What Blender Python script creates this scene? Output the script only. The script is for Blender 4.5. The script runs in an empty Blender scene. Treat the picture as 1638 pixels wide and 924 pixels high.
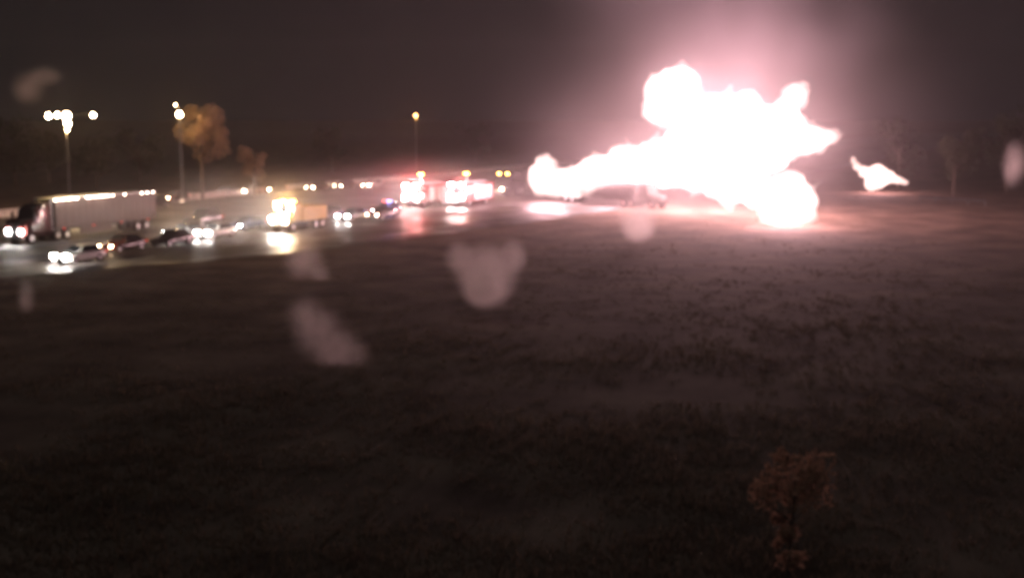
import bpy, bmesh, math, random
from mathutils import Vector, Matrix, noise

# ------------------------------------------------------------------ camera, world, exposure
S = bpy.context.scene
COL = S.collection
random.seed(7)
F = 2000.0                      # focal length in pixels of the 1638 px wide photograph
CH = 12.0                       # camera height on its pole
PITCH = math.atan((462 - 185) / F)
cam_d = bpy.data.cameras.new('camera')
cam = bpy.data.objects.new('camera', cam_d)
COL.objects.link(cam)
cam.location = (0, 0, CH)
cam.rotation_euler = (math.pi / 2 - PITCH, 0, 0)
cam_d.sensor_width = 36
cam_d.lens = 36 * F / 1638
cam_d.clip_end = 6000
cam_d.dof.use_dof = True        # a slightly soft roadside camera: the near focus blurs all far things alike
cam_d.dof.focus_distance = 6.0
cam_d.dof.aperture_fstop = 1.9
S.camera = cam

W = bpy.data.worlds.new('World')
S.world = W
W.use_nodes = True
nt = W.node_tree
nt.nodes.clear()
sky = nt.nodes.new('ShaderNodeTexSky')
sky.sky_type = 'NISHITA'
sky.sun_disc = False
sky.sun_elevation = math.radians(-6)
sky.sun_rotation = math.radians(250)
bg = nt.nodes.new('ShaderNodeBackground')
bg.inputs['Strength'].default_value = 0.05
glow = nt.nodes.new('ShaderNodeBackground')       # overcast night sky, faint town light
glow.inputs['Color'].default_value = (0.82, 0.88, 1.0, 1)
glow.inputs['Strength'].default_value = 0.007
add = nt.nodes.new('ShaderNodeAddShader')
out = nt.nodes.new('ShaderNodeOutputWorld')
nt.links.new(sky.outputs[0], bg.inputs[0])
nt.links.new(bg.outputs[0], add.inputs[0])
nt.links.new(glow.outputs[0], add.inputs[1])
nt.links.new(add.outputs[0], out.inputs['Surface'])

fill_sun_d = bpy.data.lights.new('fill_sun', 'SUN')      # night: dim overhead fill, added to lift the dark foreground
fill_sun_d.energy = 0.17; fill_sun_d.angle = math.radians(60); fill_sun_d.color = (0.92, 1.0, 0.94)
fill_sun = bpy.data.objects.new('fill_sun', fill_sun_d); COL.objects.link(fill_sun)
fill_sun.rotation_euler = (math.radians(25), math.radians(-15), 0)

S.view_settings.view_transform = 'Standard'
S.view_settings.look = 'None'
S.view_settings.exposure = 0
S.view_settings.gamma = 1
S.render.engine = 'CYCLES'
S.cycles.use_denoising = True
S.cycles.volume_bounces = 3
S.cycles.max_bounces = 6
S.cycles.sample_clamp_indirect = 4
S.cycles.sample_clamp_direct = 0
HAZE = 0.00035

# ------------------------------------------------------------------ projection helpers (pixels of the photograph -> metres)
cp, sp = math.cos(PITCH), math.sin(PITCH)
def ray(x, y):
    u = (x - 819) / F
    v = (462 - y) / F
    return Vector((u, cp + v * sp, -sp + v * cp))
def P(x, y, z=0.0):             # the point at height z seen at a pixel
    r = ray(x, y)
    return Vector((0, 0, CH)) + r * ((z - CH) / r.z)
def Q(x, y, Y):                 # the point Y metres ahead seen at a pixel
    r = ray(x, y)
    return Vector((0, 0, CH)) + r * (Y / r.y)
D = Vector((0.42, 0.9075, 0))   # direction of the motorway
N = Vector((0.9075, -0.42, 0))
ROT = -math.atan2(D.x, D.y)
def RD(s, o, z=0.0):
    p = D * s + N * o
    return Vector((p.x, p.y, z))

# ------------------------------------------------------------------ materials
def mat(name, color, rough=0.6, metal=0.0, spec=0.5, noise_amt=0.25, scale=6.0, bump=0.0, coat=0.0):
    m = bpy.data.materials.new(name)
    m.use_nodes = True
    t = m.node_tree
    b = t.nodes['Principled BSDF']
    b.inputs['Roughness'].default_value = rough
    b.inputs['Metallic'].default_value = metal
    b.inputs['Specular IOR Level'].default_value = spec
    b.inputs['Coat Weight'].default_value = coat
    tc = t.nodes.new('ShaderNodeTexCoord')
    nz = t.nodes.new('ShaderNodeTexNoise')
    nz.inputs['Scale'].default_value = scale
    nz.inputs['Detail'].default_value = 6
    rp = t.nodes.new('ShaderNodeValToRGB')
    rp.color_ramp.elements[0].position = 0.3
    rp.color_ramp.elements[1].position = 0.7
    c = Vector(color)
    rp.color_ramp.elements[0].color = (*(c * (1 - noise_amt)), 1)
    rp.color_ramp.elements[1].color = (*(c * (1 + noise_amt)), 1)
    t.links.new(tc.outputs['Object'], nz.inputs['Vector'])
    t.links.new(nz.outputs['Fac'], rp.inputs['Fac'])
    t.links.new(rp.outputs['Color'], b.inputs['Base Color'])
    if bump:
        bp = t.nodes.new('ShaderNodeBump')
        bp.inputs['Strength'].default_value = bump
        bp.inputs['Distance'].default_value = 0.05
        t.links.new(nz.outputs['Fac'], bp.inputs['Height'])
        t.links.new(bp.outputs['Normal'], b.inputs['Normal'])
    return m
def emit(name, color, strength):
    m = bpy.data.materials.new(name)
    m.use_nodes = True
    t = m.node_tree
    t.nodes.clear()
    e = t.nodes.new('ShaderNodeEmission')
    e.inputs['Color'].default_value = (*color, 1)
    e.inputs['Strength'].default_value = strength
    o = t.nodes.new('ShaderNodeOutputMaterial')
    t.links.new(e.outputs[0], o.inputs['Surface'])
    m.cycles.emission_sampling = 'NONE'
    return m
def flame_mat(name, color, strength):
    m = bpy.data.materials.new(name)
    m.use_nodes = True
    t = m.node_tree
    t.nodes.clear()
    e = t.nodes.new('ShaderNodeEmission')
    e.inputs['Color'].default_value = (*color, 1)
    e.inputs['Strength'].default_value = strength
    o = t.nodes.new('ShaderNodeOutputMaterial')
    t.links.new(e.outputs[0], o.inputs['Volume'])
    return m
def puff_mat(name, color, density, aniso=0.0):
    m = bpy.data.materials.new(name)
    m.use_nodes = True
    t = m.node_tree
    t.nodes.clear()
    v = t.nodes.new('ShaderNodeVolumePrincipled')
    v.inputs['Color'].default_value = (*color, 1)
    v.inputs['Density'].default_value = density
    v.inputs['Anisotropy'].default_value = aniso
    o = t.nodes.new('ShaderNodeOutputMaterial')
    t.links.new(v.outputs[0], o.inputs['Volume'])
    return m

M = dict(
    grass=mat('grass_soil', (0.120, 0.082, 0.064), 0.95, spec=0.1, noise_amt=0.55, scale=0.22, bump=0.5),
    blade=mat('grass_blade', (0.11, 0.09, 0.06), 0.9, spec=0.1, noise_amt=0.5, scale=0.5),
    paint=mat('road_paint', (0.62, 0.62, 0.60), 0.45, noise_amt=0.3, scale=3),
    ypaint=mat('yellow_road_paint', (0.55, 0.38, 0.06), 0.45, noise_amt=0.3, scale=3),
    concrete=mat('concrete', (0.55, 0.52, 0.48), 0.75, noise_amt=0.2, scale=1.5, bump=0.2),
    steel=mat('galvanised_steel', (0.42, 0.43, 0.44), 0.45, metal=0.8, noise_amt=0.15),
    pole=mat('pole_metal', (0.06, 0.06, 0.06), 0.5, metal=0.5),
    glass=mat('dark_glass', (0.02, 0.022, 0.025), 0.05, spec=0.8, noise_amt=0.1),
    tyre=mat('tyre_rubber', (0.02, 0.02, 0.02), 0.85),
    rim=mat('wheel_rim', (0.45, 0.45, 0.46), 0.35, metal=0.9),
    trim=mat('black_trim', (0.025, 0.025, 0.027), 0.55),
    red=mat('red_engine_paint', (0.17, 0.014, 0.012), 0.25, noise_amt=0.08, coat=0.5),
    white=mat('white_paint', (0.55, 0.53, 0.50), 0.3, noise_amt=0.08, coat=0.4),
    trailer=mat('trailer_panel', (0.075, 0.052, 0.043), 0.5, noise_amt=0.12, scale=1.2),
    silver=mat('silver_paint', (0.20, 0.20, 0.21), 0.25, metal=0.3, noise_amt=0.06, coat=0.5),
    black=mat('black_paint', (0.015, 0.015, 0.017), 0.2, noise_amt=0.1, coat=0.6),
    blue=mat('navy_paint', (0.03, 0.05, 0.13), 0.25, noise_amt=0.08, coat=0.5),
    maroon=mat('maroon_paint', (0.05, 0.014, 0.013), 0.25, noise_amt=0.08, coat=0.5),
    yellow=mat('yellow_truck_paint', (0.60, 0.36, 0.04), 0.35, noise_amt=0.1, coat=0.3),
    char=mat('charred_metal', (0.05, 0.042, 0.038), 0.75, metal=0.3, noise_amt=0.5, scale=2, bump=0.3),
    bark=mat('bark', (0.07, 0.05, 0.035), 0.9, noise_amt=0.4, scale=5, bump=0.5),
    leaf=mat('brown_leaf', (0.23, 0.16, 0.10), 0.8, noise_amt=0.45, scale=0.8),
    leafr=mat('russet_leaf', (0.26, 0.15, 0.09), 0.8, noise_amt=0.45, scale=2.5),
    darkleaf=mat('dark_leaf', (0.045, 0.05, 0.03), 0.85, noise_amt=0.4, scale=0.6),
    lens=emit('white_lamp_lens', (1.0, 0.94, 0.88), 160),
    warm=emit('warm_lamp_lens', (1.0, 0.70, 0.42), 60),
    sodium=emit('sodium_lamp_lens', (1.0, 0.45, 0.16), 14),
    amber=emit('amber_lamp_lens', (1.0, 0.50, 0.08), 40),
    marker=emit('marker_lamp_lens', (1.0, 0.80, 0.66), 14),
    redl=emit('red_lamp_lens', (1.0, 0.10, 0.08), 9),
    bluel=emit('blue_lamp_lens', (0.25, 0.35, 1.0), 9),
    dim=emit('dim_tail_lens', (1.0, 0.06, 0.03), 1.5),
    flame=flame_mat('flame', (1.0, 0.70, 0.66), 0.62),
    flame_bright=flame_mat('flame_bright', (1.0, 0.66, 0.60), 1.3),
    flame_soft=flame_mat('flame_thin', (1.0, 0.62, 0.62), 0.16),
    puff=puff_mat('steam', (0.98, 0.95, 0.93), 0.55),  # unused; meant for the puffs standing in for lens raindrops
    smoke=puff_mat('smoke', (0.95, 0.88, 0.90), 0.035, 0.0),
)
def thin(m, amount, col):
    t = m.node_tree
    b = t.nodes['Principled BSDF']; o = t.nodes['Material Output']
    tr = t.nodes.new('ShaderNodeBsdfTranslucent'); tr.inputs['Color'].default_value = (*col, 1)
    mx = t.nodes.new('ShaderNodeMixShader'); mx.inputs[0].default_value = amount
    t.links.new(b.outputs[0], mx.inputs[1]); t.links.new(tr.outputs[0], mx.inputs[2])
    t.links.new(mx.outputs[0], o.inputs['Surface'])
thin(M['leaf'], .5, (.40, .28, .18)); thin(M['leafr'], .5, (.42, .27, .18)); thin(M['darkleaf'], .4, (.10, .10, .06)); thin(M['blade'], .5, (.16, .13, .09))
# wet asphalt: a dark base whose water film changes with place
def wet_asphalt():
    m = mat('wet_asphalt', (0.055, 0.045, 0.042), 0.3, spec=0.4, noise_amt=0.3, scale=0.35, bump=0.0)
    t = m.node_tree
    b = t.nodes['Principled BSDF']
    tc = t.nodes['Texture Coordinate']
    n1 = t.nodes.new('ShaderNodeTexNoise'); n1.inputs['Scale'].default_value = 0.12; n1.inputs['Detail'].default_value = 4
    mr = t.nodes.new('ShaderNodeMapRange')
    mr.inputs[1].default_value = 0.40; mr.inputs[2].default_value = 0.60
    mr.inputs[3].default_value = 0.40; mr.inputs[4].default_value = 0.70
    n2 = t.nodes.new('ShaderNodeTexNoise'); n2.inputs['Scale'].default_value = 2.5; n2.inputs['Detail'].default_value = 3
    bp = t.nodes.new('ShaderNodeBump'); bp.inputs['Strength'].default_value = 0.25; bp.inputs['Distance'].default_value = 0.03
    t.links.new(tc.outputs['Object'], n1.inputs['Vector'])
    t.links.new(tc.outputs['Object'], n2.inputs['Vector'])
    t.links.new(n1.outputs['Fac'], mr.inputs[0])
    t.links.new(mr.outputs[0], b.inputs['Roughness'])
    t.links.new(n2.outputs['Fac'], bp.inputs['Height'])
    t.links.new(bp.outputs['Normal'], b.inputs['Normal'])
    return m
M['asphalt'] = wet_asphalt()

# ------------------------------------------------------------------ mesh helpers
class MB:
    def __init__(s): s.v = []; s.f = []
    def add(s, vs, fs):
        k = len(s.v)
        s.v += [tuple(v) for v in vs]
        s.f += [tuple(i + k for i in f) for f in fs]
        return s
    def box(s, c, d, taper=0.0, rot=None):
        x, y, z = d[0] / 2, d[1] / 2, d[2] / 2
        t = 1 - taper
        vs = [(-x, -y, -z), (x, -y, -z), (x, y, -z), (-x, y, -z), (-x * t, -y * t, z), (x * t, -y * t, z), (x * t, y * t, z), (-x * t, y * t, z)]
        vs = [Vector(v) for v in vs]
        if rot: vs = [rot @ v for v in vs]
        c = Vector(c)
        return s.add([v + c for v in vs], [(3, 2, 1, 0), (4, 5, 6, 7), (0, 1, 5, 4), (1, 2, 6, 5), (2, 3, 7, 6), (3, 0, 4, 7)])
    def tube(s, a, b, r0, r1=None, n=8):
        r1 = r0 if r1 is None else r1
        a, b = Vector(a), Vector(b)
        w = (b - a).normalized()
        u = w.orthogonal().normalized(); v = w.cross(u)
        vs = []
        for p, r in ((a, r0), (b, r1)):
            for i in range(n):
                an = 2 * math.pi * i / n
                vs.append(p + u * math.cos(an) * r + v * math.sin(an) * r)
        fs = [(i, (i + 1) % n, n + (i + 1) % n, n + i) for i in range(n)]
        fs += [tuple(range(n - 1, -1, -1)), tuple(range(n, 2 * n))]
        return s.add(vs, fs)
    def path(s, pts, rs, n=8):
        for i in range(len(pts) - 1): s.tube(pts[i], pts[i + 1], rs[i], rs[i + 1], n)
        return s
    def loft(s, secs, n=16, pw=4.0):      # secs: (y, z0, z1, half width at the bottom, half width at the top)
        vs = []
        for (y, z0, z1, w0, w1) in secs:
            for i in range(n):
                a = 2 * math.pi * (i + 0.5) / n
                ca, sa = math.cos(a), math.sin(a)
                px = math.copysign(abs(ca) ** (2 / pw), ca)
                pz = math.copysign(abs(sa) ** (2 / pw), sa)
                w = w0 + (w1 - w0) * (pz + 1) / 2
                vs.append((px * w, y, (z0 + z1) / 2 + pz * (z1 - z0) / 2))
        fs = []
        for k in range(len(secs) - 1):
            for i in range(n):
                j = (i + 1) % n
                fs.append((k * n + i, k * n + j, (k + 1) * n + j, (k + 1) * n + i))
        fs.append(tuple(range(n))); fs.append(tuple(range(len(secs) * n - 1, (len(secs) - 1) * n - 1, -1)))
        return s.add(vs, fs)
    def build(s, name, m, parent=None, smooth=False, bevel=0.0, loc=None):
        me = bpy.data.meshes.new(name)
        me.from_pydata(s.v, [], s.f)
        bm = bmesh.new(); bm.from_mesh(me)
        bmesh.ops.recalc_face_normals(bm, faces=bm.faces)
        if bevel:
            bmesh.ops.bevel(bm, geom=list(bm.edges), offset=bevel, segments=2, affect='EDGES', profile=0.5, clamp_overlap=True)
        bm.to_mesh(me); bm.free()
        me.materials.append(m)
        if smooth:
            for p in me.polygons: p.use_smooth = True
        o = bpy.data.objects.new(name, me)
        COL.objects.link(o)
        if parent: o.parent = parent
        if loc is not None: o.location = loc
        return o
def tag(o, label=None, cat=None, group=None, kind=None):
    if label: o['label'] = label
    if cat: o['category'] = cat
    if group: o['group'] = group
    if kind: o['kind'] = kind
    return o
def empty(name, loc=(0, 0, 0), rz=0.0, label=None, cat=None, group=None):
    o = bpy.data.objects.new(name, None)
    COL.objects.link(o)
    o.empty_display_size = 0.3
    o.location = loc; o.rotation_euler = (0, 0, rz)
    return tag(o, label, cat, group)
def lamp(name, loc, power, color, parent=None, radius=0.15, kind='POINT', rot=None, size=1.2, blend=0.6):
    l = bpy.data.lights.new(name, kind)
    l.energy = power; l.color = color; l.shadow_soft_size = radius
    if kind == 'SPOT':
        l.spot_size = size; l.spot_blend = blend
    o = bpy.data.objects.new(name, l)
    COL.objects.link(o)
    o.location = loc
    if rot: o.rotation_euler = rot
    if parent: o.parent = parent
    return o
def kids(o): return [c for c in COL.objects if c.parent == o]
def copy_tree(o, parent=None):
    c = o.copy(); COL.objects.link(c)
    if parent: c.parent = parent
    for ch in kids(o): copy_tree(ch, c)
    return c

# ------------------------------------------------------------------ the setting
def strip(name, s0, s1, o0, o1, z, m, kind='structure', step=20):
    mb = MB(); n = max(1, int((s1 - s0) / step)); vs = []; fs = []
    for i in range(n + 1):
        s = s0 + (s1 - s0) * i / n
        vs += [RD(s, o0, z), RD(s, o1, z)]
    for i in range(n): fs.append((2 * i, 2 * i + 1, 2 * i + 3, 2 * i + 2))
    mb.add(vs, fs)
    return tag(mb.build(name, m), kind=kind)

g = MB(); R = 2500
g.add([(-R, -400, -0.06), (R, -400, -0.06), (R, 3000, -0.06), (-R, 3000, -0.06)], [(0, 1, 2, 3)])
tag(g.build('ground', M['grass']), kind='structure')
NEAR, FAR = -55.5, -117.0
def near_edge(s):
    pts = ((-200, -84), (50, -79), (68, -74), (82, -67.5), (97, -62.3), (130, -57.5), (165, -54.5), (2000, -52))
    for (a, oa), (b, ob) in zip(pts, pts[1:]):
        if a <= s <= b:
            return oa + (ob - oa) * (s - a) / (b - a)
    return NEAR
rv, rf = [], []
ss = [-120 + 2.0 * i for i in range(511)]
for s_ in ss:
    rv += [RD(s_, FAR), RD(s_, near_edge(s_) + .45 * noise.noise(Vector((s_ * .3, 0, 0))) + .2 * noise.noise(Vector((s_ * 1.1, 4, 0))))]
for i in range(len(ss) - 1): rf.append((2 * i, 2 * i + 1, 2 * i + 3, 2 * i + 2))
tag(MB().add(rv, rf).build('road', M['asphalt']), kind='structure')
strip('edge_line', 100, 700, -64.2, -64.05, 0.004, M['paint'])
strip('edge_line', -120, 700, -84.2, -84.05, 0.004, M['ypaint'])
strip('edge_line', -120, 700, -86.4, -86.25, 0.004, M['ypaint'])
strip('edge_line', -120, 700, FAR + 2.6, FAR + 2.75, 0.004, M['paint'])
dash = MB()
for off in (-65.4, -69.1, -72.8, -76.5, -80.2, -90.3, -94.0, -97.7, -101.4, -105.1, -108.8):
    for k in range(36):
        s = 20 + k * 12.2
        if off > near_edge(s) - 1.5: continue
        a, b, c, d_ = RD(s, off, .004), RD(s, off + .14, .004), RD(s + 3, off + .14, .004), RD(s + 3, off, .004)
        dash.add([a, b, c, d_], [(0, 1, 2, 3)])
tag(dash.build('lane_marking', M['paint']), kind='structure')

# concrete barrier along the far edge
bar = MB(); prof = [(-.3, 0), (-.3, .08), (-.14, .34), (-.09, .92), (.09, .92), (.14, .34), (.3, .08), (.3, 0)]
barrier = empty('concrete_barrier', RD(170, FAR - .6), ROT, 'long pale concrete barrier along the far edge of the wet motorway', 'barrier')
seg = None
for k in range(46):
    y0 = -120 + k * 8.0
    if seg is None:
        mb = MB(); n = len(prof)
        mb.add([(x, 0.0, z) for x, z in prof] + [(x, 7.96, z) for x, z in prof],
               [(i, (i + 1) % n, n + (i + 1) % n, n + i) for i in range(n)] + [tuple(range(n)), tuple(range(2 * n - 1, n - 1, -1))])
        seg = mb.build('segment', M['concrete'], barrier); o = seg
    else:
        o = seg.copy(); COL.objects.link(o)
    o.location = (0, y0, 0)

# grass blades on the dark embankment in front
gr = MB()
rg = random.Random(3)
def tuft(x, y, h, w, n):
    for _ in range(n):
        a = rg.uniform(0, 6.28); l = rg.uniform(.3, 1.0) * h
        dx, dy = math.cos(a) * w, math.sin(a) * w
        ox, oy = x + rg.gauss(0, .18), y + rg.gauss(0, .18)
        tx, ty = ox + rg.gauss(0, .35) * l, oy + rg.gauss(0, .35) * l
        gr.add([(ox - dx, oy - dy, -.06), (ox + dx, oy + dy, -.06), (tx, ty, l - .06)], [(0, 1, 2)])
cnt = 0
while cnt < 17000:
    t = rg.random()
    y = 26 / (1 - t * 0.86)
    x = rg.uniform(-.48, .48) * y
    if Vector((x, y, 0)).dot(N) < near_edge(Vector((x, y, 0)).dot(D)) + .7: continue
    cl = noise.noise(Vector((x * .12, y * .12, 0))) + .35 * noise.noise(Vector((x * .6, y * .6, 5)))
    if cl < rg.uniform(-.6, .35): continue
    tuft(x, y, rg.uniform(.12, .38) * (1 + max(0, cl) * 1.2) * min(1, (48 / y) ** 1.5), .02 * (1 + y / 60), 5)
    cnt += 1
tag(gr.build('grass', M['blade']), 'dark rough grass covering the embankment in the foreground', 'grass', kind='stuff')

# ------------------------------------------------------------------ fire
def blob_mesh(name, blobs, m, parent, voxel, amp=0.35, freq=0.35, seed=0.0, origin=Vector((0, 0, 0))):
    bm = bmesh.new()
    for (c, rx, ry, rz) in blobs:
        mtx = Matrix.Translation(c - origin) @ Matrix.Diagonal((rx, ry, rz, 1))
        bmesh.ops.create_icosphere(bm, subdivisions=3, radius=1.0, matrix=mtx)
    me = bpy.data.meshes.new(name + '_source'); bm.to_mesh(me); bm.free()
    o = bpy.data.objects.new(name, me); COL.objects.link(o)
    r = o.modifiers.new('join', 'REMESH'); r.mode = 'VOXEL'; r.voxel_size = voxel
    sm = o.modifiers.new('smooth', 'SMOOTH'); sm.iterations = 4; sm.factor = 0.5
    dg = bpy.context.evaluated_depsgraph_get()
    me2 = bpy.data.meshes.new_from_object(o.evaluated_get(dg))
    o.modifiers.clear()
    o.data = me2; bpy.data.meshes.remove(me); me2.name = name
    off = Vector((seed, seed * 1.7, -seed))
    for v in me2.vertices:
        q = v.co * freq + off
        k = noise.noise(q) + .6 * noise.noise(q * 2.5) + .4 * noise.noise(q * 5.5)
        v.co += v.normal * k * amp
    r = o.modifiers.new('clean', 'REMESH'); r.mode = 'VOXEL'; r.voxel_size = voxel
    sm = o.modifiers.new('smooth', 'SMOOTH'); sm.iterations = 2; sm.factor = 0.5
    me2.update()
    dg = bpy.context.evaluated_depsgraph_get(); dg.update()
    me3 = bpy.data.meshes.new_from_object(o.evaluated_get(dg))
    o.modifiers.clear(); o.data = me3; bpy.data.meshes.remove(me2); me2 = me3; me2.name = name
    me2.materials.clear(); me2.materials.append(m)
    for p in me2.polygons: p.use_smooth = True
    if parent: o.parent = parent
    return o
def B(x, y, Y, rx, ry, dep=None):
    c = Q(x, y, Y); k = Y / F
    return (c, rx * k, (dep or (rx + ry) / 2) * k, ry * k)

fire_o = P(1150, 345)
fire = empty('fire', fire_o, 0, 'huge white-hot blaze engulfing the tanker off the right side of the motorway', 'fire')
band = [B(866, 284, 176, 22, 29), B(872, 262, 176, 19, 18), B(892, 291, 176, 32, 23), B(922, 288, 174, 36, 26), B(960, 278, 172, 40, 34), B(935, 292, 173, 36, 20), B(1005, 268, 170, 40, 38), B(1050, 262, 167, 44, 40), B(1085, 255, 164, 46, 46)]
main = [B(1110, 245, 160, 50, 62), B(1150, 225, 158, 50, 78), B(1190, 225, 156, 48, 76), B(1225, 225, 155, 42, 58), B(1170, 290, 152, 46, 34), B(1205, 305, 148, 34, 30), B(1120, 190, 160, 36, 36)]
ball = [B(1078, 155, 160, 46, 50), B(1060, 175, 160, 32, 30), B(1100, 165, 160, 30, 36)]
wing = [B(1255, 205, 153, 34, 40), B(1290, 225, 152, 36, 24), B(1318, 220, 152, 26, 15), B(1262, 232, 152, 28, 22)]
spire = [B(1258, 180, 152, 20, 32), B(1272, 155, 152, 18, 22), B(1285, 140, 152, 12, 10)]
low = [B(1258, 320, 138, 48, 44), B(1248, 335, 138, 36, 30)]
def lick(x0, y0, x1, y1, Y, r):         # a tongue that tapers away from the body of the fire
    return [B(x0 + (x1 - x0) * t, y0 + (y1 - y0) * t, Y, r * (1 - .72 * t), r * (1 - .72 * t)) for t in (0, .25, .5, .75, 1)]
for a in ((960, 255, 944, 236, 172, 9), (1010, 240, 1000, 218, 170, 10), (1045, 232, 1052, 206, 168, 9), (905, 278, 912, 262, 175, 6), (985, 305, 1000, 322, 170, 9), (940, 305, 925, 318, 172, 8)):
    band += lick(*a)
for a in ((1160, 160, 1168, 136, 157, 12), (1205, 165, 1200, 142, 156, 11), (1235, 185, 1242, 160, 155, 10), (1140, 165, 1128, 138, 158, 10), (1120, 300, 1104, 316, 158, 10), (1160, 318, 1172, 336, 153, 10)):
    main += lick(*a)
for a in ((1325, 222, 1352, 210, 152, 8), (1300, 240, 1322, 250, 152, 9), (1285, 205, 1312, 188, 152, 8)):
    wing += lick(*a)
for a in ((1080, 112, 1092, 98, 160, 9), (1048, 125, 1036, 112, 160, 8)):
    ball += lick(*a)
for a in ((1292, 345, 1312, 352, 138, 10), (1225, 350, 1208, 358, 138, 10), (1300, 300, 1316, 290, 138, 9)):
    low += lick(*a)
for i, (bl, vx) in enumerate(((band, .26), (main, .28), (ball, .28), (wing, .24), (spire, .22), (low, .26))):
    o = blob_mesh('flame', bl, M['flame'], fire, vx, amp=.95, freq=.38, seed=i * 3.1 + 1, origin=fire_o)
FC = (1.0, 0.54, 0.58)
for (x, y, Y, p) in ((875, 285, 175, 4500), (985, 268, 170, 6500), (1095, 245, 161, 8000), (1185, 220, 156, 13000), (1080, 150, 160, 4500), (1258, 315, 138, 6500), (1300, 222, 152, 3000)):
    lamp('fire_light', Q(x, y, Y) - fire_o, p * 2.5, FC, fire, radius=2.8)
so = P(1405, 306)
sf = empty('small_fire', so, 0, 'small separate flame with a thin tail burning right of the main blaze', 'fire')
blob_mesh('flame', [B(1404, 282, 196, 19, 20), B(1396, 292, 196, 14, 14), B(1420, 283, 196, 15, 11), B(1434, 288, 196, 11, 6), B(1446, 292, 196, 8, 4), B(1382, 275, 196, 11, 10), B(1371, 266, 196, 7, 8), B(1365, 257, 196, 5, 7)], M['flame_bright'], sf, .16, amp=.3, freq=.8, seed=21, origin=so)
lamp('fire_light', Q(1405, 280, 196) - so, 4000, FC, sf, radius=.8)

# ------------------------------------------------------------------ vehicles
def wheels(t, xs, ys, r, w, off=0.0):
    for y in ys:
        for sx in (-1, 1):
            wh = MB().tube((sx * (xs - w), y, r), (sx * xs, y, r), r, n=18).build('wheel', M['tyre'], t)
            MB().tube((sx * (xs - .02), y, r), (sx * (xs + .015), y, r), r * .6, r * .5, n=14).build('rim', M['rim'], wh)
HOT = {}
def car(loc, rz, label, paint, cat='car', L=4.6, Wd=1.84, H=1.48, lights=True, group='cars stopped on the motorway', power=260, tint=(1.0, .92, .84), bar=None, name='car', lensmat=None, lens_scale=1.0):
    t = empty(name, loc, rz, label, cat, group)
    w = Wd / 2; h = L / 2
    belt = H * .62
    MB().loft([(-h, .38, belt * .72, w * .72, w * .70), (-h + .12, .27, belt * .80, w * .90, w * .86), (-h * .55, .22, belt * .94, w, w * .92), (0, .22, belt, w, w * .94), (h * .7, .22, belt * 1.03, w, w * .92), (h - .12, .3, belt * .98, w * .92, w * .86), (h, .42, belt * .9, w * .75, w * .74)], 20, 5).build('body', M[paint], t, True)
    f0, f1, r1, r0 = -h * .42, -h * .12, h * .55, h * .82
    MB().loft([(f0, belt * .88, belt * 1.0, w * .88, w * .84), (f1, belt * .9, H - .03, w * .92, w * .68), (h * .2, belt * .9, H, w * .93, w * .70), (r1, belt * .92, H - .04, w * .92, w * .68), (r0, belt * .94, belt * 1.05, w * .86, w * .78)], 16, 5).build('cabin', M[paint], t, True)
    def pane(nm, vs): MB().add(vs, [(0, 1, 2, 3)]).build(nm, M['glass'], t)
    e = .012
    zt = H - .08; zb = belt * 1.03
    pane('windscreen', [(-w * .76, f0 + .05 - e - .02, zb), (w * .76, f0 + .05 - e - .02, zb), (w * .6, f1 - .05 - e - .02, zt), (-w * .6, f1 - .05 - e - .02, zt)])
    pane('rear_window', [(-w * .72, r0 - .02 + .03, zb + .02), (w * .72, r0 - .02 + .03, zb + .02), (w * .58, r1 + .06 + .03, zt), (-w * .58, r1 + .06 + .03, zt)])
    for sx in (-1, 1):
        pane('side_window', [(sx * (w * .90 + .012), f0 + .28, zb), (sx * (w * .90 + .012), r0 - .3, zb), (sx * (w * .72 + .012), r1 - .06, zt), (sx * (w * .72 + .012), f1 + .06, zt)])
        MB().box((sx * (w + .08), f0 + .25, belt * 1.05), (.16, .1, .12)).build('mirror', M['trim'], t, bevel=.02)
        hl = MB().loft([(-h - .01, belt * .60, belt * .60 + .17 * lens_scale, .15 * lens_scale, .15 * lens_scale), (-h + .16, belt * .58, belt * .60 + .18 * lens_scale, .19 * lens_scale, .19 * lens_scale)], 10, 3)
        hl.v = [(x + sx * (w - .27), y, z) for x, y, z in hl.v]
        hl.build('headlight', (lensmat or M['lens']) if lights else M['glass'], t)
        MB().box((sx * (w - .26), h - .02, belt * .84), (.32, .06, .15)).build('tail_light', M['dim'], t, bevel=.015)
        MB().box((sx * (w + .004), 0.1, belt * .86), (.02, .16, .03)).build('door_handle', M['trim'], t)
    MB().box((0, -h + .0, belt * .52), (w * .9, .06, .16)).build('grille', M['trim'], t, bevel=.015)
    MB().box((0, -h + .02, .36), (w * 1.5, .12, .16)).build('bumper', M['trim'], t, bevel=.03)
    wheels(t, w - .01, (-h * .62, h * .60), .33, .22)
    if bar:
        MB().box((0, .1, H + .05), (w * 1.2, .3, .05)).build('light_bar', M['trim'], t)
        for sx, mm in ((-1, bar[0]), (1, bar[1])):
            MB().box((sx * w * .32, .1, H + .13), (w * .55, .26, .11)).build('beacon', M[mm], t, bevel=.02)
    if lights:
        for sx in (-1, 1):
            lamp('headlamp_light', (sx * (w - .27), -h - .25, belt * .68), power * 15, tint, t, radius=.2, kind='SPOT', rot=(math.radians(86), 0, 0), size=1.8, blend=1.0)
    return t

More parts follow.
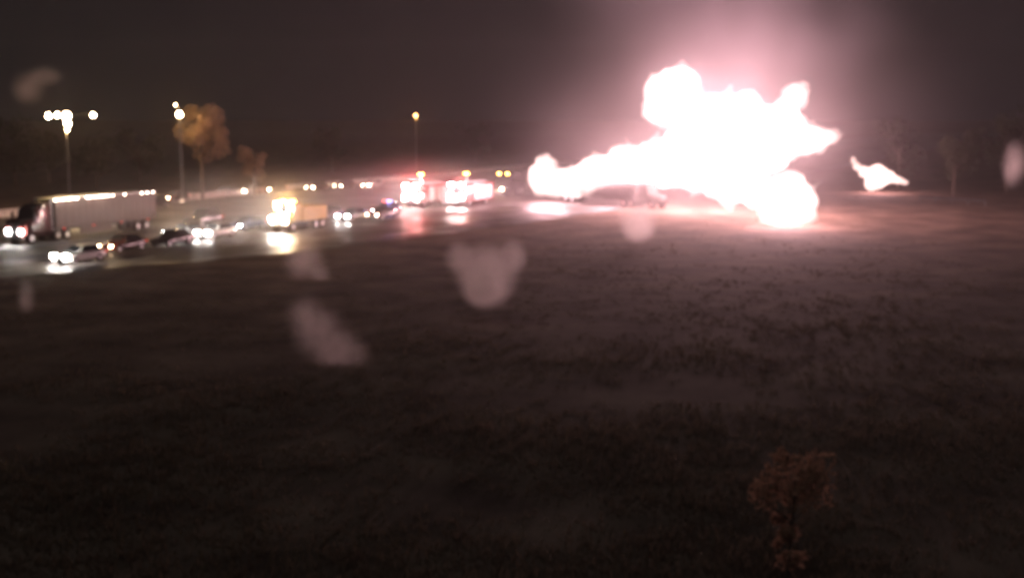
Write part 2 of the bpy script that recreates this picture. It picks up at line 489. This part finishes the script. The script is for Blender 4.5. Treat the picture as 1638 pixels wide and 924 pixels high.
def at_front(x, y, L): return P(x, y) + D * (L / 2)
specs = [
    (95, 424, 'white', dict(power=700, lens_scale=1.9), 'white car with glaring headlights nearest the camera at the far left'),
    (168, 405, 'maroon', dict(power=60, tint=(1, .6, .35), lensmat=M['warm'], lens_scale=.8), 'dark red car with small dim orange headlights right of the nearest white car'),
    (249, 396, 'black', dict(lights=False), 'black unlit car just left of the two pairs of bright headlights'),
    (272, 384, 'silver', dict(power=520, lens_scale=1.6), 'silver car with bright headlights right behind the black unlit car'),
    (323, 383, 'white', dict(power=480, lens_scale=1.5), 'white car with wide bright headlights second right of the black unlit car'),
    (375, 370, 'blue', dict(power=90, lens_scale=.8), 'dark blue car with dimmer headlights left of the yellow lit truck'),
    (547, 355, 'silver', dict(power=260, lens_scale=1.4), 'grey car with white headlights alone between the yellow truck and the fire engines'),
    (509, 351, 'black', dict(power=25, lens_scale=.6), 'dark car with faint headlights just right of the yellow truck'),
    (170, 333, 'white', dict(power=400, lens_scale=1.5), 'white car with bright headlights showing above the trailer roof near the far barrier'),
    (425, 309, 'silver', dict(power=260, tint=(1, .75, .5), lensmat=M['warm']), 'distant grey car with warm headlights by the far barrier above the yellow truck'),
    (495, 306, 'maroon', dict(power=100, tint=(1, .8, .6), lensmat=M['warm']), 'distant dark red car with small warm headlights farther along the barrier'),
    (262, 324, 'maroon', dict(power=150, tint=(1, .7, .5), lensmat=M['warm']), 'distant dark red car with warm headlights just past the rear end of the trailer'),
    (345, 315, 'silver', dict(power=200, tint=(1, .7, .55), lensmat=M['warm']), 'distant grey car with warm headlights in the far lanes beneath the orange-lit tree'),
    (385, 312, 'white', dict(power=150, tint=(1, .75, .6), lensmat=M['warm']), 'distant pale car by the barrier beneath the low pale brown tree'),
    (540, 303, 'black', dict(power=120, tint=(1, .6, .5), lensmat=M['warm'], lens_scale=.8), 'distant black car with small warm headlights by the barrier left of the fire engines'),
    (585, 302, 'white', dict(power=120, tint=(1, .55, .45), lensmat=M['warm'], lens_scale=.8), 'distant pale car by the barrier directly above the navy police car'),
    (595, 352, 'maroon', dict(power=60, tint=(1, .7, .55), lensmat=M['warm'], lens_scale=.7), 'dark red car with warm headlights in front of the navy police car'),
    (775, 316, 'silver', dict(power=120, tint=(1, .75, .6), lensmat=M['warm'], lens_scale=.9), 'grey car with warm headlights between the right fire engine and the dark tow truck'),
]
for (x, y, pt, kw, lab) in specs:
    car(at_front(x, y, 4.6), ROT, lab, pt, **kw)
car(at_front(303, 364, 4.9), ROT, 'tall black unlit van behind the bright pair of headlights', 'black', 'van', L=4.9, Wd=1.95, H=1.95, lights=False, name='van')
car(at_front(225, 334, 4.8), ROT, 'dark unlit van above the rear end of the trailer', 'black', 'van', L=4.8, Wd=1.9, H=1.8, lights=False, name='van')
car(at_front(603, 345, 4.8), ROT, 'navy police car with a blue roof beacon left of the fire engines', 'blue', 'police car', L=4.8, power=40, bar=('redl', 'bluel'), name='police_car', lens_scale=.7)
for tt in [o for o in COL.objects if o.name == 'police_car']:
    lamp('beacon_light', (.4, .1, 1.9), 160, (.25, .35, 1), tt, radius=.15)

def fire_engine(loc, rz, label, white_p, red_p):
    t = empty('fire_engine', loc, rz, label, 'fire engine', 'fire engines parked before the blaze')
    w = 1.25; L = 9.0; h = L / 2
    MB().box((0, -h + 1.35, 1.65), (2.5, 2.7, 2.2)).build('cab', M['red'], t, bevel=.12)
    MB().box((0, 1.4, 1.72), (2.46, 6.1, 2.35)).build('body', M['red'], t, bevel=.06)
    MB().box((0, .0, .55), (1.2, 8.6, .3)).build('chassis', M['trim'], t)
    MB().box((0, -h - .12, .75), (2.5, .5, .42)).build('bumper', M['steel'], t, bevel=.05)
    MB().box((0, -h - .005, 2.12), (2.15, .03, .85)).build('windscreen', M['glass'], t)
    MB().box((0, -h - .01, 1.32), (1.0, .04, .5)).build('grille', M['steel'], t)
    MB().box((0, -h - .006, 1.66), (2.4, .02, .1)).build('white_stripe', M['white'], t)
    for sx in (-1, 1):
        MB().box((sx * .88, -h - .03, 1.3), (.55, .08, .55)).build('headlight', M['lens'], t, bevel=.03)
        MB().box((sx * .75, -h + .02, 2.88), (.75, .14, .36)).build('floodlight', M['lens'], t, bevel=.03)
        MB().box((sx * .5, -h + .7, 2.86), (.8, .35, .22)).build('beacon', M['redl'], t, bevel=.04)
        MB().box((sx * 1.02, -h - .03, 1.02), (.2, .06, .12)).build('turn_signal', M['amber'], t)
        MB().box((sx * 1.4, -h + .1, 2.0), (.18, .12, .5)).build('mirror', M['trim'], t, bevel=.02)
        MB().box((sx * 1.252, -h + 1.2, 2.1), (.02, 1.3, .7)).build('side_window', M['glass'], t)
        for k in range(3):
            MB().box((sx * 1.235, -.7 + k * 1.9, 1.65), (.03, 1.6, 1.8)).build('roller_door', M['steel'], t)
    MB().tube((.5, -h + 2.0, 2.8), (.5, -h + 2.0, 4.2), .06).build('light_mast', M['steel'], t)
    MB().box((.5, -h + 1.95, 4.3), (.7, .2, .2)).build('mast_lamp', M['amber'], t, bevel=.03)
    MB().box((0, .6, 2.98), (.06, 1, .06)).build('ladder_bracket', M['steel'], t)
    ld = MB()
    for sx in (-.25, .25): ld.box((sx, 1.4, 3.05), (.06, 5.6, .1))
    for k in range(12): ld.tube((-.25, -1.2 + k * .46, 3.05), (.25, -1.2 + k * .46, 3.05), .02, n=6)
    ld.build('ladder', M['steel'], t)
    wheels(t, 1.2, (-h + 1.6, 2.2), .52, .34)
    for sx in (-1, 1):
        lamp('headlamp_light', (sx * .88, -h - .5, 1.3), white_p, (1, .93, .9), t, radius=.25, kind='SPOT', rot=(math.radians(86), 0, 0), size=1.8, blend=1.0)
        lamp('flood_light', (sx * .75, -h - .4, 2.9), white_p * .9, (1, .93, .92), t, radius=.2, kind='SPOT', rot=(math.radians(70), 0, 0), size=1.9, blend=1.0)
    lamp('beacon_light', (0, -h + .7, 3.5), red_p, (1, .12, .12), t, radius=.3)
    return t
fire_engine(at_front(657, 332, 9), ROT, 'red fire engine with dazzling white front lights, left one of the pair', 24000, 4500)
fire_engine(at_front(730, 330, 9), ROT, 'red fire engine with smaller separate lights, right one of the pair', 13000, 1500)

def works_truck(loc, rz):
    t = empty('works_truck', loc, rz, 'yellow works truck with dazzling front lights and amber roof beacons', 'truck')
    L = 7.4; h = L / 2
    MB().box((0, -h + 1.9, 1.95), (2.3, 1.9, 1.9)).build('cab', M['yellow'], t, bevel=.12)
    MB().box((0, -h + .5, 1.25), (2.1, 1.0, .95)).build('bonnet', M['yellow'], t, bevel=.12)
    MB().box((0, 1.3, 1.7), (2.45, 4.6, 1.5)).build('dump_body', M['yellow'], t, bevel=.05)
    MB().box((0, .1, .7), (1.0, 7.0, .28)).build('chassis', M['trim'], t)
    MB().box((0, -h - .1, .7), (2.4, .3, .35)).build('bumper', M['steel'], t, bevel=.04)
    MB().box((0, -h + .935, 2.35), (2.0, .03, .75)).build('windscreen', M['glass'], t)
    MB().box((0, -h - .01, 1.28), (1.0, .04, .55)).build('grille', M['steel'], t)
    MB().box((0, -h + 1.7, 2.94), (1.9, .4, .08)).build('light_bar', M['trim'], t)
    for sx in (-1, 1):
        MB().box((sx * .78, -h - .03, 1.3), (.62, .08, .6)).build('headlight', M['lens'], t, bevel=.03)
        MB().box((sx * .6, -h + 1.7, 3.1), (.6, .34, .24)).build('beacon', M['amber'], t, bevel=.04)
        MB().box((sx * .42, -h + .93, 1.86), (.34, .1, .24)).build('glare_lamp', M['lens'], t, bevel=.03)  # extra lamps added to widen the glare of the truck front
        MB().box((sx * .8, -h + .92, 2.84), (.62, .12, .3)).build('floodlight', M['lens'], t, bevel=.03)
        MB().box((sx * 1.3, -h + 1.1, 2.3), (.16, .1, .5)).build('mirror', M['trim'], t, bevel=.02)
    wheels(t, 1.15, (-h + 1.0, 1.6, 2.8), .5, .32)
    for sx in (-1, 1):
        lamp('headlamp_light', (sx * .78, -h - .5, 1.3), 14000, (1, .93, .84), t, radius=.2, kind='SPOT', rot=(math.radians(86), 0, 0), size=1.8, blend=1.0)
        lamp('flood_light', (sx * .8, -h + .5, 2.7), 5000, (1, .93, .84), t, radius=.2, kind='SPOT', rot=(math.radians(70), 0, 0), size=1.9, blend=1.0)
    lamp('beacon_light', (0, -h + 1.2, 3.5), 2000, (1, .55, .12), t, radius=.2)
    return t
works_truck(at_front(446, 371, 7.4), ROT)

def semi(loc, rz):
    t = empty('articulated_lorry', loc, rz, 'articulated lorry with long brownish box trailer and a row of roof marker lamps', 'truck')
    # front bumper at y = 0, trailer behind
    MB().loft([(.0, .55, 2.3, 1.12, 1.08), (1.4, .5, 2.4, 1.2, 1.15), (1.5, .5, 3.2, 1.22, 1.05), (2.0, .5, 3.6, 1.22, 1.1), (3.6, .5, 3.9, 1.22, 1.15)], 16, 6).build('cab', M['maroon'], t, True)
    MB().box((0, -.02, 1.4), (1.1, .06, 1.0)).build('grille', M['steel'], t, bevel=.02)
    MB().box((0, -.1, .6), (2.4, .3, .4)).build('bumper', M['steel'], t, bevel=.04)
    MB().box((0, 1.44, 2.8), (1.9, .05, .7), rot=Matrix.Rotation(-.2, 3, 'X')).build('windscreen', M['glass'], t)
    tr = MB().box((0, 11.2, 2.6), (2.58, 14.4, 2.8)).build('trailer', M['trailer'], t, bevel=.03)
    MB().box((0, 11.2, 4.02), (2.6, 14.42, .07)).build('roof_rail', M['steel'], tr)
    for k in range(16):
        MB().box((1.30, 4.4 + k * .93, 2.6), (.02, .05, 2.6)).build('panel_rib', M['trailer'], tr)
    MB().box((0, 10.5, 1.05), (.9, 13.5, .25)).build('chassis', M['trim'], t)
    MB().box((1.2, 9.5, .75), (.05, 4.5, .7)).build('side_skirt', M['trailer'], t)
    for k in range(17):
        a = 4.15 + k * .86
        if k in (4, 10, 12, 13): continue
        MB().box((1.325, a, 3.92), (.05, .6 if k < 9 else .22, .14)).build('marker_lamp', M['marker'], t)
    for k in range(4):
        MB().box((1.31, 5 + k * 4, 1.12), (.04, .2, .1)).build('side_lamp', M['dim'], t)
    for sx in (-1, 1):
        MB().box((sx * .85, -.03, 1.15), (.42, .1, .36)).build('headlight', M['lens'], t, bevel=.03)
        MB().box((sx * 1.4, 1.2, 2.5), (.2, .15, .8)).build('mirror', M['trim'], t, bevel=.02)
        MB().tube((sx * 1.0, 3.75, 1.0), (sx * 1.0, 3.75, 4.1), .09, n=10).build('exhaust_stack', M['steel'], t)
    wheels(t, 1.22, (1.0, 4.3, 5.5, 15.6, 16.9), .5, .45)
    for sx in (-1, 1):
        lamp('headlamp_light', (sx * .85, -.4, 1.15), 9000, (1, .95, .9), t, radius=.15, kind='SPOT', rot=(math.radians(88), 0, 0), size=1.8, blend=1.0)
    for k in (0, 2, 5, 7):
        lamp('marker_light', (1.6, 4.3 + k * .86, 3.92), 60, (1, .8, .66), t, radius=.1)
    return t
semi(P(24, 390), ROT)

def tow_truck(loc, rz):
    t = empty('tow_truck', loc, rz, 'dark heavy tow truck with amber roof lamps just left of the flames', 'truck')
    h = 3.8
    MB().loft([(-h, .6, 1.9, 1.1, 1.05), (-h + 1.5, .55, 2.0, 1.2, 1.1), (-h + 1.6, .55, 2.9, 1.22, 1.02), (-h + 2.1, .55, 3.2, 1.22, 1.1), (-h + 3.4, .55, 3.2, 1.22, 1.1)], 16, 6).build('cab', M['black'], t, True)
    MB().box((0, 1.7, 1.35), (2.4, 4.2, 1.1)).build('bed', M['black'], t, bevel=.06)
    MB().path([(0, 1.2, 1.8), (0, 2.6, 3.3), (0, 4.6, 3.0)], [.22, .2, .16], 8).build('boom', M['char'], t)
    MB().box((0, -h + 1.57, 2.5), (1.8, .05, .6)).build('windscreen', M['glass'], t)
    MB().box((0, -h - .02, 1.3), (1.0, .05, .7)).build('grille', M['steel'], t)
    MB().box((0, -h - .1, .65), (2.3, .3, .35)).build('bumper', M['steel'], t, bevel=.03)
    for sx in (-1, 1):
        MB().box((sx * .7, -h + 2.2, 3.3), (.4, .3, .2)).build('beacon', M['amber'], t, bevel=.03)
        MB().box((sx * .85, -h - .02, 1.1), (.36, .1, .3)).build('headlight', M['warm'], t, bevel=.03)
        lamp('headlamp_light', (sx * .85, -h - .4, 1.1), 4500, (1, .75, .5), t, radius=.15, kind='SPOT', rot=(math.radians(86), 0, 0), size=1.8, blend=1.0)
    wheels(t, 1.18, (-h + 1.1, 1.2, 2.5), .5, .4)
    return t
tow_truck(at_front(795, 314, 7.6), ROT)

# the burning tanker
tk_a, tk_b = P(905, 322), P(1120, 338)
tdir = (tk_b - tk_a).normalized()
tk = empty('tanker_truck', tk_a, math.atan2(-tdir.x, tdir.y), 'charred tanker truck lying under the long band of flames', 'tanker')
MB().loft([(0, 1.2, 2.8, .7, .7), (.3, .95, 3.1, 1.08, 1.08), (13, .95, 3.1, 1.08, 1.08), (13.3, 1.2, 2.8, .7, .7)], 24, 2).build('tank', M['char'], tk, True)
for k in range(5): MB().tube((0, 1.2 + k * 2.7, 2.02), (0, 1.32 + k * 2.7, 2.02), 1.12, n=24).build('tank_band', M['char'], tk)
MB().loft([(14.2, .6, 3.2, 1.2, 1.0), (16.4, .55, 3.1, 1.2, 1.0), (16.7, .55, 1.9, 1.15, 1.1), (18.4, .6, 1.7, 1.0, .9)], 16, 6).build('cab', M['char'], tk, True)
MB().box((0, 8.5, .85), (.9, 18, .25)).build('chassis', M['char'], tk)
wheels(tk, 1.2, (1.2, 2.5, 12.4, 13.7, 17.4), .5, .4)

# ------------------------------------------------------------------ street lamps
def street_lamp(loc, label, heads, h, col, power, lens, rz=0.0):
    t = empty('street_lamp', loc, rz, label, 'street lamp', 'street lamps beyond the motorway')
    MB().path([(0, 0, 0), (0, 0, h)], [.14, .08], 10).build('pole', M['pole'], t)
    MB().box((0, 0, .15), (.5, .5, .3)).build('base', M['concrete'], t, bevel=.03)
    for (dx, dz, r) in heads:
        MB().path([(0, 0, h - .4), (dx * .5, 0, h + dz * .7), (dx, 0, h + dz)], [.06, .05, .045], 8).build('arm', M['pole'], t)
        hd = MB().box((dx, 0, h + dz + .05), (.9, .45, .2), taper=.25).build('lamp_head', M['pole'], t)
        bm = bmesh.new(); bmesh.ops.create_uvsphere(bm, u_segments=14, v_segments=8, radius=r)
        me = bpy.data.meshes.new('bulb'); bm.to_mesh(me); bm.free(); me.materials.append(lens)
        b = bpy.data.objects.new('bulb', me); COL.objects.link(b); b.parent = hd; b.location = (dx, 0, h + dz - .14)
        lamp('lamp_light', (dx, -.1, h + dz - .5), power * (r / .4), col, t, radius=.25)
    return t
k = Q(105, 185, 155.5)
street_lamp((k.x, k.y, 0), 'twin-headed street lamp with the brightest glare at the far left', [(-2.1, 0, .36), (-1.0, .1, .34), (.1, .0, .5), (.2, -.9, .42), (.1, -1.7, .2), (3.4, .12, .32)], 12.1, (1, .62, .25), 1300, M['warm'])  # extra bulbs added to shape the ragged flare of this lamp
k = Q(287, 183, 175.5)
street_lamp((k.x, k.y, 0), 'single street lamp shining beside the orange-lit tree', [(.0, 0, .42), (-.5, 1.3, .12)], 12.3, (1, .60, .25), 3600, M['warm'])
k = Q(665, 187, 236.8)
street_lamp((k.x, k.y, 0), 'small distant orange street lamp above the fire engines', [(.0, 0, .32)], 12.2, (1, .45, .12), 3500, M['sodium'])

# ------------------------------------------------------------------ trees and shrubs
CROWNS = {}
def crown_mesh(key, rx, rz, n, leaf, seed):
    r = random.Random(seed); mb = MB()
    cl = []
    for _ in range(14):
        a = r.uniform(0, 6.28); q = r.random() ** .5 * .75; z = r.uniform(-.75, .8)
        k = math.sqrt(max(.05, 1 - z * z))
        cl.append((Vector((math.cos(a) * q * rx * k, math.sin(a) * q * rx * k, z * rz)), r.uniform(.22, .42) * rx))
    for _ in range(n):
        c, s = r.choice(cl)
        d = Vector((r.gauss(0, 1), r.gauss(0, 1), r.gauss(0, 1))).normalized() * s * r.random() ** .4
        p = c + d
        u = Vector((r.gauss(0, 1), r.gauss(0, 1), r.gauss(0, 1))).normalized(); v = u.orthogonal().normalized()
        l = leaf * r.uniform(.6, 1.4)
        mb.add([p - u * l, p + v * l * .5, p + u * l, p - v * l * .5], [(0, 1, 2, 3)])
    return mb, cl
def tree(name, loc, label, cat, h, rx, rz, n, leaf, leafm, seed, group=None, tr=.22):
    t = empty(name, loc, 0, label, cat, group)
    mb, cl = crown_mesh(None, rx, rz, n, leaf, seed)
    cz = h - rz
    mb.v = [(x, y, z + cz) for x, y, z in mb.v]
    mb.build('crown', leafm, t)
    tk_ = MB(); r = random.Random(seed + 1)
    top = (r.uniform(-.2, .2), r.uniform(-.2, .2), cz)
    tk_.path([(0, 0, -.1), (r.uniform(-.1, .1), 0, cz * .45), top], [tr, tr * .75, tr * .5], 9)
    for c, s in cl[:9]:
        st = Vector((0, 0, cz * r.uniform(.55, .95)))
        e = c + Vector((0, 0, cz))
        mid = (st + e) / 2 + Vector((0, 0, -.1 * rz))
        tk_.path([st, mid, e], [tr * .4, tr * .28, tr * .1], 6)
    tk_.build('trunk', M['bark'], t)
    return t
k = Q(313, 210, 177.5)
tree('tree', (k.x, k.y + 2.6, 0), 'round tree lit orange by the street lamp beside it', 'tree', 13.4, 4.9, 4.5, 3600, .22, M['leaf'], 4, tr=.26)
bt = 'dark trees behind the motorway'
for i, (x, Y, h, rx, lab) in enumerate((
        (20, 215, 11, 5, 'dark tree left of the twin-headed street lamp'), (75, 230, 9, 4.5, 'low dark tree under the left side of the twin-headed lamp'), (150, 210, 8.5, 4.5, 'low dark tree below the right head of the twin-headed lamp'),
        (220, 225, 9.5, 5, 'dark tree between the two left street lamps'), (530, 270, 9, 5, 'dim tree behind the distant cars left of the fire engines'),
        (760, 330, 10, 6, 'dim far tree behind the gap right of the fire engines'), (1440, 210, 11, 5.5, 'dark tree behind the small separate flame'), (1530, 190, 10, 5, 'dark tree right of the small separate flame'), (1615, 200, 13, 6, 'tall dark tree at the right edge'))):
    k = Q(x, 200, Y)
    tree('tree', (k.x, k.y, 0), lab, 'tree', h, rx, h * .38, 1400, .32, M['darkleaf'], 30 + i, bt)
k = Q(405, 265, 186)
tree('tree', (k.x, k.y, 0), 'low pale brown tree right of the orange-lit tree', 'tree', 8.2, 3.2, 2.9, 1500, .2, M['leaf'], 61)
k = P(1258, 925)
sap = tree('sapling', (k.x, k.y, -.06), 'small dull brown sapling standing alone in the dark foreground', 'sapling', 3.6, 1.25, .85, 1100, .09, M['leafr'], 77, tr=.06)
lf, _ = crown_mesh(None, .62, .85, 420, .09, 79)
lf.v = [(x, y, z + .95) for x, y, z in lf.v]
lf.build('lower_foliage', M['leafr'], sap)

# guardrail far on the right
k0, k1 = P(1470, 322), P(1575, 329)
gd = (k1 - k0); gl = gd.length
gt = empty('guardrail', k0, math.atan2(gd.y, gd.x), 'short thin guardrail in the dark right of the small flame', 'guardrail')
MB().add([(x, yy, z) for x in (0, gl) for (yy, z) in ((-.03, .48), (.05, .56), (-.03, .63), (.05, .70), (-.03, .78))], [(i, i + 1, 6 + i, 5 + i) for i in range(4)]).build('rail', M['pole'], gt)
for i in range(5): MB().box((i * gl / 4, .1, .38), (.12, .1, .8)).build('post', M['pole'], gt)

# ------------------------------------------------------------------ smoke, and added puffs standing in for raindrop smears on the lens
def soft_smoke(name, color, density, blobs, o0, nscale, aniso=0.2, lo=.2, hi=.68):
    """a volume whose density fades from the middle of every lobe to nothing at its skin, torn by noise"""
    m = bpy.data.materials.new(name); m.use_nodes = True
    t = m.node_tree; t.nodes.clear()
    tc = t.nodes.new('ShaderNodeTexCoord')
    acc = None
    for (c, rx, ry, rz) in blobs:
        mp = t.nodes.new('ShaderNodeMapping'); mp.vector_type = 'TEXTURE'
        mp.inputs['Location'].default_value = c - o0
        mp.inputs['Scale'].default_value = (rx, ry, rz)
        ln = t.nodes.new('ShaderNodeVectorMath'); ln.operation = 'LENGTH'
        mr = t.nodes.new('ShaderNodeMapRange'); mr.interpolation_type = 'SMOOTHSTEP'
        mr.inputs[1].default_value = 1.0; mr.inputs[2].default_value = 0.0
        t.links.new(tc.outputs['Object'], mp.inputs['Vector'])
        t.links.new(mp.outputs[0], ln.inputs[0]); t.links.new(ln.outputs['Value'], mr.inputs[0])
        if acc is None: acc = mr.outputs[0]
        else:
            ad = t.nodes.new('ShaderNodeMath'); ad.operation = 'ADD'
            t.links.new(acc, ad.inputs[0]); t.links.new(mr.outputs[0], ad.inputs[1]); acc = ad.outputs[0]
    nz = t.nodes.new('ShaderNodeTexNoise'); nz.inputs['Scale'].default_value = nscale; nz.inputs['Detail'].default_value = 3
    nr = t.nodes.new('ShaderNodeMapRange'); nr.inputs[1].default_value = lo; nr.inputs[2].default_value = hi
    t.links.new(tc.outputs['Object'], nz.inputs['Vector']); t.links.new(nz.outputs['Fac'], nr.inputs[0])
    mu = t.nodes.new('ShaderNodeMath'); mu.operation = 'MULTIPLY'
    m2 = t.nodes.new('ShaderNodeMath'); m2.operation = 'MULTIPLY'; m2.inputs[1].default_value = density
    t.links.new(acc, mu.inputs[0]); t.links.new(nr.outputs[0], mu.inputs[1]); t.links.new(mu.outputs[0], m2.inputs[0])
    v = t.nodes.new('ShaderNodeVolumePrincipled')
    v.inputs['Color'].default_value = (*color, 1); v.inputs['Anisotropy'].default_value = aniso
    t.links.new(m2.outputs[0], v.inputs['Density'])
    o = t.nodes.new('ShaderNodeOutputMaterial'); t.links.new(v.outputs[0], o.inputs['Volume'])
    return m
def puff(name, blobs, lab, density, vx, nscale, color=(.98, .95, .93), kind=None, aniso=.4, group='lens smear puffs'):
    o0 = blobs[0][0].copy()
    m = soft_smoke(name, color, density, blobs, o0, nscale, aniso)
    o = blob_mesh(name, blobs, m, None, vx, 0, 1, 0, o0)
    o.location = o0
    if kind: return tag(o, lab, 'smoke', None, kind)
    return tag(o, lab, 'steam', group)
puff('lens_smear_puff', [B(778, 438, 72, 62, 60), B(735, 412, 72, 32, 34), B(822, 410, 72, 28, 36), B(778, 468, 72, 46, 34)], 'pale pink puff standing in for a lens raindrop over the grass in the middle', 1.3, .25, .5)
puff('lens_smear_puff', [B(1020, 348, 116, 40, 42), B(1022, 368, 116, 34, 28)], 'pale pink puff standing in for a lens raindrop directly below the band of flames', .55, .3, .35)
puff('lens_smear_puff', [B(545, 566, 60, 62, 50), B(515, 535, 60, 60, 56), B(490, 505, 60, 44, 46)], 'faint puff standing in for a lens raindrop low over the dark grass left of centre', .5, .2, 1.1)
puff('lens_smear_puff', [B(45, 140, 170, 36, 36), B(72, 122, 170, 36, 22)], 'faint puff standing in for a lens raindrop in the sky left above the twin-headed lamp', .4, .35, .3)
puff('lens_smear_puff', [B(1622, 262, 150, 22, 48)], 'faint upright puff standing in for a lens raindrop at the right edge', .8, .3, .3)
puff('lens_smear_puff', [B(485, 412, 92, 44, 52), B(512, 440, 92, 24, 26)], 'faint brown puff standing in for an orange reflection smear at the road edge below the works truck', .35, .25, .5)  # volume added in place of the orange smear on the wet road
puff('lens_smear_puff', [B(42, 476, 76, 18, 36)], 'thin upright puff standing in for a lens raindrop at the lower left beside the road edge', .9, .15, .9)
road_c = [(100, -78), (118, -84), (138, -80), (160, -84), (184, -82)]
puff('halo_mist', [(RD(a, b, 1.5), 22, 22, 6.5) for a, b in road_c], 'low mist over the stopped traffic, added for halos round the headlights', .018, 1.2, .12, (.96, .93, .93), 'stuff', .5)  # mist volume added to give the headlights their halos
puff('smoke_cloud', [B(1150, 225, 158, 430, 330, 400)], 'thin wide smoke cloud all round the blaze, added to spread its pink halo', .0105, 2.0, .05, (.96, .88, .91), 'stuff', .35)  # smoke spread wide to supply the halo round the fire
puff('smoke_plume', [B(1175, 120, 168, 230, 130), B(1240, 40, 174, 250, 130), B(1130, -20, 180, 300, 150), B(1200, -150, 188, 330, 170)], 'broad pink-lit smoke plume rising from the blaze', .020, 1.1, .10, (.93, .87, .97), 'stuff', .1)

# ------------------------------------------------------------------ haze over the whole place, added to make bloom round fire and lamps
hz = MB(); hz.box((0, 390, 29.0), (1400, 900, 62.0))
tag(hz.build('haze', puff_mat('haze', (0.97, 0.93, 0.93), HAZE, 0.5)), kind='stuff')
